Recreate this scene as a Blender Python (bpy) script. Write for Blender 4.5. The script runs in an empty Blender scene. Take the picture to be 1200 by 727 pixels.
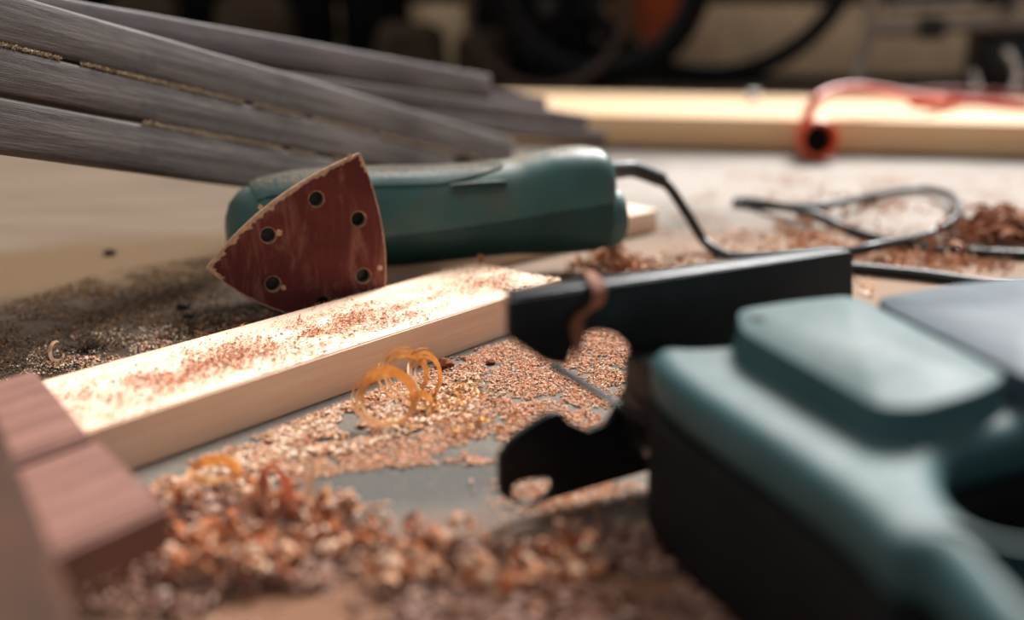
import bpy, bmesh, math, random
import numpy as np
from mathutils import Vector, Matrix, noise
C = bpy.context.scene.collection
rnd = random.Random(7)
rs = np.random.RandomState(11)
V = Vector

# ------------------------------------------------------------ camera, world, light
F, YH, H = 1300.0, -10.0, 0.196            # focal length in px of the 1200 px frame, horizon row, lens height
PITCH = math.atan((363.5 - YH) / F)
cd = bpy.data.cameras.new('camera'); cam = bpy.data.objects.new('camera', cd); C.objects.link(cam)
cam.location = (0, 0, H); cam.rotation_euler = (math.pi/2 - PITCH, 0, 0)
cd.sensor_width = 36; cd.lens = 36 * F / 1200; cd.clip_start = .01
cd.dof.use_dof = True; cd.dof.focus_distance = .588; cd.dof.aperture_fstop = 2.8
bpy.context.scene.camera = cam
sc = bpy.context.scene
sc.view_settings.view_transform = 'Standard'; sc.view_settings.look = 'None'
sc.view_settings.gamma = 1; sc.view_settings.exposure = 0.6
w = bpy.data.worlds.new('world'); sc.world = w; w.use_nodes = True
w.node_tree.nodes['Background'].inputs[0].default_value = (.84, .82, .84, 1)
w.node_tree.nodes['Background'].inputs[1].default_value = .25
def area(name, loc, target, size, power, col, sy=None):
    l = bpy.data.lights.new(name, 'AREA'); l.size = size; l.energy = power; l.color = col
    if sy: l.shape = 'RECTANGLE'; l.size_y = sy
    o = bpy.data.objects.new(name, l); C.objects.link(o); o.location = loc
    o.rotation_euler = (V(target) - V(loc)).to_track_quat('-Z', 'Y').to_euler(); return o
sl = bpy.data.lights.new('sun', 'SUN'); sl.energy = 5.2; sl.angle = math.radians(24); sl.color = (1.0, .99, .98)
so_l = bpy.data.objects.new('sun', sl); C.objects.link(so_l); so_l.location = (1, 2, 2)
SUN_AZ, SUN_EL = math.radians(28), math.radians(43)               # daylight falls in from behind and the right
so_l.rotation_euler = V((math.sin(SUN_AZ)*math.cos(SUN_EL), math.cos(SUN_AZ)*math.cos(SUN_EL), math.sin(SUN_EL))).to_track_quat('Z', 'Y').to_euler()
area('fill_light', (-.9, .9, 2.3), (-.1, .6, 0), 1.2, 9, (1.0, .95, .88))  # unseen soft fill from high on the left, not a fixture

def ray(x, y):
    c, s = math.cos(PITCH), math.sin(PITCH)
    return V(((x-600)/F, c - (y-363.5)/F*s, -s - (y-363.5)/F*c))
O = V((0, 0, H))
def at(x, y, z=0):
    d = ray(x, y); return O + d * ((z-H)/d.z)
def dep(x, y, zc): return O + ray(x, y) * zc
def onplane(x, y, P, n):
    d = ray(x, y); return O + d * ((P-O).dot(n) / d.dot(n))

# ------------------------------------------------------------ materials
def lin(c): return tuple(((v/255)/12.92 if v/255 <= .04045 else (((v/255)+.055)/1.055)**2.4) for v in c) + (1,)
class NT:
    def __init__(s, name, rough=.6, spec=.5, metal=0):
        s.m = bpy.data.materials.new(name); s.m.use_nodes = True; s.t = s.m.node_tree
        s.b = s.t.nodes['Principled BSDF']; s.b.inputs['Roughness'].default_value = rough
        s.b.inputs['Specular IOR Level'].default_value = spec; s.b.inputs['Metallic'].default_value = metal
    def n(s, ty, **k):
        n = s.t.nodes.new(ty)
        for a, v in k.items():
            if a[0] == '_': n.inputs[a[1:].replace('_', ' ')].default_value = v
            else: setattr(n, a, v)
        return n
    def l(s, a, b): s.t.links.new(a, b)
    def coord(s, scale=(1, 1, 1)):
        tc = s.n('ShaderNodeTexCoord'); mp = s.n('ShaderNodeMapping'); mp.inputs['Scale'].default_value = scale
        s.l(tc.outputs['Object'], mp.inputs[0]); return mp.outputs[0]
    def noise(s, scale, co, detail=4, rough=.55, dist=0):
        n = s.n('ShaderNodeTexNoise', _Scale=scale, _Detail=detail, _Roughness=rough, _Distortion=dist)
        s.l(co, n.inputs['Vector']); return n.outputs['Fac']
    def ramp(s, fac, stops):
        r = s.n('ShaderNodeValToRGB'); e = r.color_ramp.elements
        while len(e) < len(stops): e.new(.5)
        for q, (p, c) in zip(e, stops): q.position = p; q.color = c if len(c) == 4 else tuple(c)+(1,)
        s.l(fac, r.inputs[0]); return r.outputs[0]
    def mix(s, fac, a, b, mode='MIX'):
        m = s.n('ShaderNodeMix', data_type='RGBA', blend_type=mode)
        for sock, v in ((m.inputs[0], fac), (m.inputs[6], a), (m.inputs[7], b)):
            if isinstance(v, (int, float, tuple)): sock.default_value = v
            else: s.l(v, sock)
        return m.outputs[2]
    def col(s, c):
        if isinstance(c, tuple): s.b.inputs['Base Color'].default_value = c
        else: s.l(c, s.b.inputs['Base Color'])
    def bump(s, h, strength=.3, dist=.001):
        b = s.n('ShaderNodeBump', _Strength=strength, _Distance=dist); s.l(h, b.inputs['Height']); s.l(b.outputs[0], s.b.inputs['Normal'])
M = {}
def plain(name, c, rough=.5, spec=.5, metal=0, var=.25, scale=60, bump=.1):
    t = NT(name, rough, spec, metal); co = t.coord()
    f = t.noise(scale, co); k = lin(c)
    lo = tuple(v*(1-var) for v in k[:3]) + (1,); hi = tuple(min(1, v*(1+var)) for v in k[:3]) + (1,)
    t.col(t.ramp(f, [(.3, lo), (.7, hi)])); t.bump(t.noise(scale*8, co), bump, .0004); M[name] = t.m; return t.m
def wood(name, base, dark, light, stretch=(2, 60, 60), rough=.65, bump=.25, spots=None, fine=None):
    t = NT(name, rough, .3); co = t.coord(stretch)
    f = t.noise(1.6, co, 6, .6, .4)
    c = t.ramp(f, [(.36, lin(dark)), (.5, lin(base)), (.64, lin(light))])
    g = t.noise(14, co, 4, .6)
    c = t.mix(.35, c, t.ramp(g, [(.35, lin(dark)), (.6, lin(light))]), 'MIX')
    if spots:
        sp = t.noise(16, t.coord(), 5, .65)
        c = t.mix(t.ramp(sp, [(.52, (0, 0, 0)), (.66, (.8, .8, .8))]), c, lin(spots))
    t.col(c); t.bump(g, bump, .0006); M[name] = t.m; return t.m
wood('pine', (238, 206, 178), (230, 192, 162), (244, 220, 196), (1.2, 60, 60), bump=.08)
wood('pine_far', (238, 194, 146), (226, 174, 122), (244, 212, 172), (.8, 30, 30), bump=.1)
wood('weathered_wood', (84, 74, 70), (48, 40, 38), (124, 115, 110), (5, 150, 150), .62, .5, spots=(66, 56, 56))
wood('weathered_wood_far', (80, 69, 67), (52, 43, 42), (108, 97, 94), (5, 110, 110), .62, .4, spots=(70, 60, 60))
wood('stained_wood', (128, 88, 76), (104, 68, 56), (146, 104, 90), (4, 60, 60), .6, .2)
wood('brown_wood', (70, 42, 26), (52, 31, 19), (86, 54, 34), (4, 50, 50), .85, .1)
plain('black_paint', (24, 24, 25), .4, .4, var=.3)
plain('black_lower', (20, 20, 20), .75, .2, var=.3)
plain('black_rubber', (22, 24, 26), .42, .5, var=.2)
plain('black_void', (10, 10, 10), .8, .2)
plain('dark_cloth', (14, 12, 12), .95, .1, var=.4, scale=12)
plain('steel', (150, 152, 155), .3, .5, .9)
plain('chrome', (215, 220, 226), .2, .6, .8)
plain('grey_tube', (140, 128, 118), .5, .4, .1)
plain('orange_plastic', (206, 76, 38), .4, .5, var=.12)
plain('orange_cord', (222, 96, 66), .42, .5, var=.12)
plain('white_plastic', (235, 238, 242), .35, .5)
plain('beige_plinth', (214, 186, 152), .9, .2, scale=7, var=.22)
plain('dark_brown_wall', (44, 28, 20), .8, .2, scale=5, var=.4)
plain('tan_card', (62, 50, 38), .9, .2, scale=14, var=.3)
plain('foam_pad', (150, 124, 100), .95, .1, scale=300, var=.35)
plain('beige_dust', (182, 150, 118), .95, .1, scale=900, var=.35, bump=.8)
plain('twig', (44, 32, 24), .85, .2)
# green tool plastic with dust and grime
def tool_green(name, g, dust_amt, rg=.4):
    t = NT(name, .42, .4); co = t.coord()
    c = t.ramp(t.noise(22, co, 5), [(.3, lin(tuple(v*.82 for v in g))), (.7, lin(g))])
    d = t.ramp(t.noise(24, co, 3, .5), [(.52, (0, 0, 0)), (.75, (dust_amt*.8,)*3)])
    c = t.mix(d, c, lin((96, 84, 60)))
    geo = t.n('ShaderNodeNewGeometry'); sx = t.n('ShaderNodeSeparateXYZ'); t.l(geo.outputs['Normal'], sx.inputs[0])
    up = t.ramp(sx.outputs[2], [(.80, (0, 0, 0)), (.97, (1, 1, 1))])          # settled dust lies on upward faces
    sp = t.ramp(t.noise(420, co, 4, .8), [(.43, (0, 0, 0)), (.60, (dust_amt*1.2,)*3)])
    mm = t.mix(1.0, up, sp, 'MULTIPLY')
    c = t.mix(mm, c, lin((190, 150, 118)))
    t.col(c); t.bump(t.noise(700, co, 3), .12, .0004)
    t.l(t.ramp(t.noise(26, co, 6), [(.35, (rg-.05,)*3), (.7, (rg+.2,)*3)]), t.b.inputs['Roughness']); M[name] = t.m
tool_green('sander_green', (60, 100, 97), .62)
tool_green('jigsaw_green', (56, 94, 98), .14, .55)
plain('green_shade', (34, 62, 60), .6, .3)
# sandpaper grit
t = NT('red_grit', .8, .2); co = t.coord()
c = t.ramp(t.noise(35, co, 6, .6), [(.3, lin((76, 32, 30))), (.7, lin((102, 46, 41)))])
c = t.mix(t.ramp(t.noise(2600, co, 2), [(.55, (0, 0, 0)), (.75, (.5,)*3)]), c, lin((126, 76, 66)))
c = t.mix(t.ramp(t.noise(1.0, t.coord((70, 18, 40)), 7, .75, 1), [(.50, (0, 0, 0)), (.72, (.55,)*3)]), c, lin((160, 116, 100)))
t.col(c); t.bump(t.noise(1800, co, 2), .5, .0006); M['red_grit'] = t.m
plain('paper_backing', (186, 152, 124), .9, .1, scale=300, var=.3)
# tinted flakes: colour read from the mesh attribute, the wood's own colour
t = NT('shaving', .9, .08); a = t.n('ShaderNodeAttribute', attribute_name='tint'); t.col(a.outputs['Color']); M['shaving'] = t.m
# a thin translucent golden shaving
t = NT('golden_shaving', .42, .4); co = t.coord()
t.col(t.ramp(t.noise(300, co), [(.3, lin((222, 164, 96))), (.7, lin((240, 196, 136)))])); t.b.inputs['Subsurface Weight'].default_value = .15
t.b.inputs['Subsurface Radius'].default_value = (.002, .001, .0005); M['golden_shaving'] = t.m
# floor
t = NT('concrete', .85, .18); co = t.coord()
c = t.ramp(t.noise(3.2, co, 6, .6), [(.3, lin((98, 89, 80))), (.7, lin((130, 119, 107)))])
c = t.mix(t.ramp(t.noise(16, co, 6, .7), [(.45, (0, 0, 0)), (.72, (.7,)*3)]), c, lin((104, 101, 98)))
c = t.mix(t.ramp(t.noise(420, co, 4, .7), [(.5, (0, 0, 0)), (.75, (.55,)*3)]), c, lin((72, 66, 62)))
def dust_glare_mask(cx, cy, rx, ry, ang=0, nz=.35, lo=.7, hi=1.25, sc=14):
    tc = t.n('ShaderNodeTexCoord'); mp = t.n('ShaderNodeMapping', vector_type='TEXTURE')
    mp.inputs['Location'].default_value = (cx, cy, 0); mp.inputs['Scale'].default_value = (rx, ry, 1); mp.inputs['Rotation'].default_value = (0, 0, ang)
    t.l(tc.outputs['Object'], mp.inputs[0])
    ln = t.n('ShaderNodeVectorMath', operation='LENGTH'); t.l(mp.outputs[0], ln.inputs[0])
    ad = t.n('ShaderNodeMath', operation='MULTIPLY_ADD'); t.l(t.noise(sc, co, 6, .6), ad.inputs[0]); ad.inputs[1].default_value = nz*2; t.l(ln.outputs['Value'], ad.inputs[2])
    sub = t.n('ShaderNodeMath', operation='SUBTRACT'); t.l(ad.outputs[0], sub.inputs[0]); sub.inputs[1].default_value = nz
    return t.ramp(sub.outputs[0], [(lo, (1, 1, 1)), (min(1, hi), (0, 0, 0))])
c = t.mix(dust_glare_mask(-.50, 1.15, .62, .55, .2, .3, .6, 1), c, t.mix(t.noise(5, t.coord((1, 4, 1)), 5, .6), lin((84, 68, 54)), lin((128, 110, 92))))      # brown dust film on the left floor
c = t.mix(dust_glare_mask(-.32, .78, .34, .13, .55, .25, .6, 1), c, lin((98, 76, 52)))      # yellow-brown sanding dust left
c = t.mix(dust_glare_mask(-.29, .60, .25, .13, .72, .25, .55, 1), c, lin((62, 48, 36)))       # dark dirt beside the batten
c = t.mix(dust_glare_mask(.22, .80, .30, .16, .2, .3, .5, 1), c, lin((150, 124, 104)))
c = t.mix(dust_glare_mask(.42, 1.12, .50, .26, -.2, .3, .55, 1), c, lin((172, 162, 153)))     # floor brightened at right, glare of the back light put into the colour
c = t.mix(dust_glare_mask(.0, .30, .22, .10, 0, .3, .5, 1), c, lin((124, 88, 66)))
c = t.mix(dust_glare_mask(-.045, .425, .07, .035, .2, .2, .5, 1), c, lin((88, 85, 80)))       # bare grey concrete
c = t.mix(dust_glare_mask(0, 2.1, 3.0, .42, 0, .3, .8, 1), c, lin((96, 80, 62)))
c = t.mix(t.ramp(t.noise(260, co, 5, .8), [(.56, (0, 0, 0)), (.68, (.5,)*3)]), c, lin((160, 132, 112)))
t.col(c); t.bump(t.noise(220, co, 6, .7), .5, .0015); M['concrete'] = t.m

# ------------------------------------------------------------ helpers
def tag(o, label=None, cat=None, group=None, kind=None):
    if label: o['label'] = label
    if cat: o['category'] = cat
    if group: o['group'] = group
    if kind: o['kind'] = kind
    return o
def empty(name, loc, rot=(0, 0, 0)):
    o = bpy.data.objects.new(name, None); C.objects.link(o); o.location = loc; o.rotation_euler = rot; o.empty_display_size = .02; return o
def finish(me, mat, angle=35):
    for p in me.polygons: p.use_smooth = True
    me.set_sharp_from_angle(angle=math.radians(angle))
    me.materials.append(M[mat] if isinstance(mat, str) else mat)
def link(name, me, parent=None, mw=None):
    """mesh in local space, mw = world matrix; parent keeps the world placement"""
    o = bpy.data.objects.new(name, me); C.objects.link(o)
    mw = mw or Matrix.Identity(4)
    if parent is not None:
        o.parent = parent; o.matrix_parent_inverse = Matrix.Identity(4)
        pw = Matrix.LocRotScale(parent.location, parent.rotation_euler, None) if parent.parent is None else parent['_w']
        o.matrix_local = pw.inverted() @ mw
    else: o.matrix_world = mw
    return o
WM = {}
def part(name, me, parent, mw=None):
    o = bpy.data.objects.new(name, me); C.objects.link(o); mw = mw or Matrix.Identity(4)
    if parent is not None:
        o.parent = parent
        o.matrix_local = WM.get(parent.name, Matrix.LocRotScale(parent.location, parent.rotation_euler, None)).inverted() @ mw
    else: o.matrix_world = mw
    WM[o.name] = mw; return o
def frame(origin, x, z):
    x = V(x).normalized(); z = V(z); z = (z - x*z.dot(x)).normalized(); y = z.cross(x)
    return Matrix.Translation(V(origin)) @ Matrix((x, y, z)).transposed().to_4x4()
def box_me(L, W, T, mat, bevel=.001, seg=2, x0=0, sub=0, jitter=0, taper=0):
    """x from x0 to x0+L, y 0..W, z 0..T"""
    bm = bmesh.new(); bmesh.ops.create_cube(bm, size=1)
    for v in bm.verts: v.co = V((x0+(v.co.x+.5)*L, (v.co.y+.5)*W, (v.co.z+.5)*T))
    if sub:
        es = [e for e in bm.edges if abs((e.verts[0].co-e.verts[1].co).x) > L*.9]
        bmesh.ops.subdivide_edges(bm, edges=es, cuts=sub)
        for v in bm.verts: v.co.y += jitter*noise.noise(V((v.co.x*14, W*50, 0))); v.co.z += jitter*.5*noise.noise(V((v.co.x*11, 3, T*90)))
    if bevel: bmesh.ops.bevel(bm, geom=[e for e in bm.edges if e.calc_face_angle(0) > .5], offset=bevel, segments=seg, affect='EDGES', profile=.5)
    me = bpy.data.meshes.new('m'); bm.to_mesh(me); bm.free(); finish(me, mat); return me
def slab(outlines, z0, z1, mat, bevel=.001, res=3, smooth=True, mw=None):
    """filled 2D outlines (first outer, rest holes) extruded between z0 and z1 with rounded rims"""
    cu = bpy.data.curves.new('c', 'CURVE'); cu.dimensions = '2D'; cu.fill_mode = 'BOTH'
    for ol in outlines:
        sp = cu.splines.new('POLY'); sp.points.add(len(ol)-1); sp.use_cyclic_u = True
        for p, q in zip(sp.points, ol): p.co = (q[0], q[1], 0, 1)
    bevel = min(bevel, (z1-z0)*.499)
    cu.extrude = (z1-z0)/2 - bevel; cu.bevel_depth = bevel; cu.bevel_resolution = res; cu.offset = -bevel
    o = bpy.data.objects.new('tmp', cu); C.objects.link(o)
    dg = bpy.context.evaluated_depsgraph_get(); dg.update()
    me = bpy.data.meshes.new_from_object(o.evaluated_get(dg))
    bpy.data.objects.remove(o); bpy.data.curves.remove(cu)
    me.transform(Matrix.Translation((0, 0, (z0+z1)/2)))
    bm = bmesh.new(); bm.from_mesh(me); bmesh.ops.remove_doubles(bm, verts=bm.verts, dist=1e-5); bmesh.ops.recalc_face_normals(bm, faces=bm.faces); bm.to_mesh(me); bm.free()
    me.materials.clear(); finish(me, mat, 40); return me
def smoothpoly(pts, n=4):
    """closed Chaikin rounding"""
    P = [V((p[0], p[1])) for p in pts]
    for _ in range(n):
        Q = []
        for i in range(len(P)):
            a, b = P[i], P[(i+1) % len(P)]; Q += [a*.75+b*.25, a*.25+b*.75]
        P = Q
    return [(p.x, p.y) for p in P]
def roundpoly(pts, r, n=5):
    """closed polygon with every corner rounded by about r"""
    P = [V((p[0], p[1])) for p in pts]; out = []
    for i, p in enumerate(P):
        a, b = P[i-1], P[(i+1) % len(P)]; da, db = a-p, b-p; q = min(r, da.length*.45, db.length*.45)
        s, e = p + da.normalized()*q, p + db.normalized()*q
        for k in range(n+1):
            u = k/n; v = s*(1-u)**2 + p*2*u*(1-u) + e*u*u; out.append((v.x, v.y))
    return out
def spline(pts, n=10):
    P = [V(p) for p in pts]; out = []
    for i in range(len(P)-1):
        p0, p1, p2, p3 = P[max(i-1, 0)], P[i], P[i+1], P[min(i+2, len(P)-1)]
        for k in range(n):
            u = k/n; out.append(.5*((2*p1)+(p2-p0)*u+(2*p0-5*p1+4*p2-p3)*u*u+(3*p1-p0-3*p2+p3)*u**3))
    out.append(P[-1]); return out
def tube(pts, r, mat, seg=12, n=10, closed=False):
    P = spline(pts, n) if n else [V(p) for p in pts]
    R = r if callable(r) else (lambda u: r)
    bm = bmesh.new(); rings = []; N = len(P); up = None
    for i, p in enumerate(P):
        a = P[(i-1) % N] if closed else P[max(i-1, 0)]; b = P[(i+1) % N] if closed else P[min(i+1, N-1)]
        d = (b-a).normalized()
        if up is None: up = d.orthogonal().normalized()
        up = (up - d*up.dot(d)).normalized(); s = d.cross(up); rr = R(i/(N-1))
        rings.append([bm.verts.new(p + (up*math.cos(2*math.pi*k/seg) + s*math.sin(2*math.pi*k/seg))*rr) for k in range(seg)])
    for i in range(N if closed else N-1):
        A, B = rings[i], rings[(i+1) % N]
        for k in range(seg): bm.faces.new((A[k], A[(k+1) % seg], B[(k+1) % seg], B[k]))
    if not closed: bm.faces.new(rings[0][::-1]); bm.faces.new(rings[-1])
    bmesh.ops.recalc_face_normals(bm, faces=bm.faces)
    me = bpy.data.meshes.new('m'); bm.to_mesh(me); bm.free(); finish(me, mat, 50); return me
def loft(sections, mat, cap=True, angle=35):
    bm = bmesh.new(); rings = [[bm.verts.new(p) for p in s] for s in sections]; n = len(rings[0])
    for A, B in zip(rings, rings[1:]):
        for k in range(n): bm.faces.new((A[k], A[(k+1) % n], B[(k+1) % n], B[k]))
    if cap: bm.faces.new(rings[0][::-1]); bm.faces.new(rings[-1])
    bmesh.ops.recalc_face_normals(bm, faces=bm.faces)
    me = bpy.data.meshes.new('m'); bm.to_mesh(me); bm.free(); finish(me, mat, angle); return me
def lathe(profile, mat, seg=32, angle=35):
    """profile (r, z) closed or open, around z"""
    bm = bmesh.new(); rings = []
    for r, z in profile: rings.append([bm.verts.new((r*math.cos(2*math.pi*k/seg), r*math.sin(2*math.pi*k/seg), z)) for k in range(seg)])
    for A, B in zip(rings, rings[1:]):
        for k in range(seg): bm.faces.new((A[k], A[(k+1) % seg], B[(k+1) % seg], B[k]))
    bmesh.ops.remove_doubles(bm, verts=bm.verts, dist=1e-6); bmesh.ops.recalc_face_normals(bm, faces=bm.faces)
    me = bpy.data.meshes.new('m'); bm.to_mesh(me); bm.free(); finish(me, mat, angle); return me


def stuff_mesh(name, verts, faces, tint, parent=None, mat='shaving', label=None, cat=None):
    me = bpy.data.meshes.new('m'); nv, nf = len(verts), len(faces); k = faces.shape[1]
    me.vertices.add(nv); me.vertices.foreach_set('co', verts.astype(np.float32).ravel())
    me.loops.add(nf*k); me.loops.foreach_set('vertex_index', faces.astype(np.int32).ravel())
    me.polygons.add(nf); me.polygons.foreach_set('loop_start', np.arange(0, nf*k, k, dtype=np.int32))
    try: me.polygons.foreach_set('loop_total', np.full(nf, k, dtype=np.int32))
    except Exception: pass
    me.update(calc_edges=True)
    at_ = me.color_attributes.new('tint', 'FLOAT_COLOR', 'POINT'); at_.data.foreach_set('color', np.c_[tint, np.ones(len(tint))].astype(np.float32).ravel())
    me.polygons.foreach_set('use_smooth', np.ones(nf, dtype=bool)); me.materials.append(M[mat])
    o = part(name, me, parent); return tag(o, label, cat, None, 'stuff')
PAL = {'red': [(160, 124, 108), (176, 142, 126), (190, 158, 142), (144, 106, 90), (168, 122, 100)],
       'mid': [(192, 132, 98), (208, 158, 126), (216, 178, 150), (166, 104, 74), (196, 122, 82), (204, 168, 142)],
       'gold': [(222, 164, 98), (234, 190, 134), (208, 142, 78), (240, 210, 170)],
       'pale': [(222, 188, 158), (228, 200, 174), (206, 156, 116), (206, 146, 104), (232, 212, 194)],
       'orange': [(198, 142, 108), (214, 166, 134), (184, 122, 90), (224, 192, 166)],
       'dust': [(208, 140, 100), (218, 160, 126), (226, 178, 148), (190, 118, 82), (230, 196, 170)],
       'dark': [(60, 44, 30), (86, 62, 42), (110, 80, 52), (44, 34, 26), (140, 100, 66)],
       'brown': [(146, 94, 72), (168, 114, 90), (126, 78, 60), (192, 146, 122)],
       'beige': [(198, 178, 152), (216, 196, 170), (170, 150, 126)]}
def tints(pal, n):
    P = np.array([lin(c)[:3] for c in PAL[pal]]); t = P[rs.randint(0, len(P), n)]
    return t * rs.uniform(.8, 1.15, (n, 1))
def rot_basis(n, flat):
    """random orthonormal bases whose normals stay near z when flat is large"""
    z = rs.normal(0, 1/flat, (n, 3)); z[:, 2] = 1; z /= np.linalg.norm(z, axis=1)[:, None]
    a = rs.uniform(0, 2*np.pi, n); x = np.c_[np.cos(a), np.sin(a), np.zeros(n)]
    x -= z*(x*z).sum(1)[:, None]; x /= np.linalg.norm(x, axis=1)[:, None]
    return x, np.cross(z, x), z
def flakes(name, pos, size, pal, flat=2.5, aspect=(.25, .7), parent=None, label=None, cat=None):
    n = len(pos); pos = np.asarray(pos, float); size = np.broadcast_to(size, (n,)).astype(float)
    x, y, z = rot_basis(n, flat); L = size[:, None]; Wd = L*rs.uniform(*aspect, (n, 1)); b = L*rs.uniform(-.28, .28, (n, 1)); tw = rs.uniform(-.5, .5, (n, 1))
    vs = [pos - x*L/2 - y*Wd/2, pos - x*L/2 + y*Wd/2, pos + z*b - y*Wd/2 + x*tw*Wd, pos + z*b + y*Wd/2 + x*tw*Wd, pos + x*L/2 - y*Wd/2*.6, pos + x*L/2 + y*Wd/2*.6]
    v = np.stack(vs, 1); zm = np.minimum(v[:, :, 2].min(1) - (pos[:, 2] - size*.05), 0); v[:, :, 2] -= zm[:, None]
    f = np.array([[0, 2, 3, 1], [2, 4, 5, 3]])[None] + (np.arange(n)*6)[:, None, None]
    return stuff_mesh(name, v.reshape(-1, 3), f.reshape(-1, 4), np.repeat(tints(pal, n), 6, 0), parent, 'shaving', label, cat)
def curls(name, pos, rad, pal, seg=12, turns=(.5, 1.6), parent=None, label=None, cat=None, wid=(.5, 1.3)):
    n = len(pos); pos = np.asarray(pos, float); rad = np.broadcast_to(rad, (n,)).astype(float)
    x, y, z = rot_basis(n, .9); T = rs.uniform(*turns, (n, 1))*2*np.pi; R = rad[:, None]; W = R*rs.uniform(*wid, (n, 1)); pitch = R*rs.uniform(-.5, .5, (n, 1)); gr = rs.uniform(-.5, .15, (n, 1))
    vs = []
    for k in range(seg+1):
        u = k/seg; a = T*u; r = R*(1+gr*u); w_ = W*(.35+.65*np.sin(np.pi*min(max(u, .08), .92)))
        c = pos + x*np.cos(a)*r + z*np.sin(a)*r + y*(pitch*u*T/3)
        vs += [c - y*w_/2, c + y*w_/2]
    v = np.stack(vs, 1); zm = v[:, :, 2].min(1); low = np.minimum(zm - (pos[:, 2]-rad*.6), 0); v[:, :, 2] -= low[:, None]
    f = np.array([[2*k, 2*k+2, 2*k+3, 2*k+1] for k in range(seg)])[None] + (np.arange(n)*2*(seg+1))[:, None, None]
    return stuff_mesh(name, v.reshape(-1, 3), f.reshape(-1, 4), np.repeat(tints(pal, n), 2*(seg+1), 0), parent, 'shaving', label, cat)

# ------------------------------------------------------------ setting
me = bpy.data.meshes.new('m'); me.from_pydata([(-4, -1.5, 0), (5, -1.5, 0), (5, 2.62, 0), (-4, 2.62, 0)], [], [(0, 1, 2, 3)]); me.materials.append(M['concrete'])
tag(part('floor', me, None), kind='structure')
tag(part('wall_back', box_me(9, .1, .95, 'dark_brown_wall', 0), None, Matrix.Translation((-4, 2.64, 0))), kind='structure')
tag(part('baseboard_back', box_me(9, .03, .168, 'beige_plinth', .004), None, Matrix.Translation((-4, 2.61, 0))), kind='structure')
tag(part('trim_1', box_me(5.4, .03, .018, 'black_rubber', .003), None, Matrix.Translation((-2.6, 2.49, 0))), kind='structure')

# ------------------------------------------------------------ background: lumber
la, lb = at(640, 169, .002), at(1200, 184, .002)
ld = (lb-la).normalized(); ln = V((-ld.y, ld.x, 0))
gi = [('near', 'front pine board of the three lying flat at the back, its edge facing us', .110, .040), ('mid', 'middle pine board between two others lying flat at the back', .108, .040), ('far', 'rearmost pine board of the three lying flat at the back', .112, .040)]
off = 0
for k, (q, lab, wd, th) in enumerate(gi):
    o = part('pine_board', box_me(1.35, wd, th, 'pine_far', .0025), None, frame(la - ld*.22 + ln*off, ld, (0, 0, 1)))
    tag(o, lab, 'board', 'pine boards lying at the back'); off += wd + .002
bp = at(883, 110, .052)
tag(part('foam_scrap', lathe([(0, 0), (.009, .001), (.012, .007), (.009, .014), (0, .016)], 'white_plastic', 16), None, Matrix.Translation((bp.x, bp.y, .0422))), 'small white round scrap lying on the pine boards', 'scrap')

# orange extension cord
so = at(960, 191, 0); so.z = .0250
ec = tag(empty('extension_cord', (so.x, so.y, 0)), 'orange extension cord with round black mouthed socket lying across the pine boards', 'cord')
sdir = (V((0, 0, H)) - so); sdir.z = 0; sdir.normalize(); sdir = (sdir + V((0, 0, .12))).normalized()
prof = [(.0, -.050), (.010, -.050), (.012, -.046), (.014, -.030), (.022, -.022), (.0245, -.010), (.0245, .003), (.0225, .006), (.0185, .006), (.0175, .002), (.0175, -.018), (0, -.018)]
sm = frame(so + V((0, .012, .001)), (1, 0, 0), sdir)
sk = part('socket', lathe(prof, 'orange_plastic', 40), ec, sm)
part('socket_face', lathe([(0, -.012), (.0172, -.012), (.0172, -.015), (0, -.015)], 'black_void', 32), sk, sm)
b0 = sm @ V((0, 0, -.046))
cp = [b0, b0 + V((-.002, .022, .006)), dep(953, 122, 1.37), dep(972, 108, 1.39), dep(1005, 103, 1.41), dep(1050, 109, 1.43), dep(1085, 116, 1.43)]
for x, y in ((1130, 119), (1200, 124), (1320, 134)):
    cp.append(at(x, y, .0485))
part('cord', tube(cp, .0062, 'orange_cord', 14, 10), ec)
q0, q1 = at(1068, 116, .0525), at(1118, 120, .0520)
part('connector', tube([q0, q0.lerp(q1, .1), q0.lerp(q1, .5), q1], lambda u: .0095 if u < .8 else .0080, 'orange_plastic', 18, 6), ec)
q = [at(1050, 112, .0470), at(1090, 107, .0470), at(1150, 107, .0470), at(1185, 110, .0470), at(1290, 116, .0470)]
tag(part('red_cable', tube(q, .0048, plain('red_cord', (140, 34, 20), .45), 10, 8), None), 'dark red cable lying on the boards behind the orange cord', 'cable')

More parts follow.
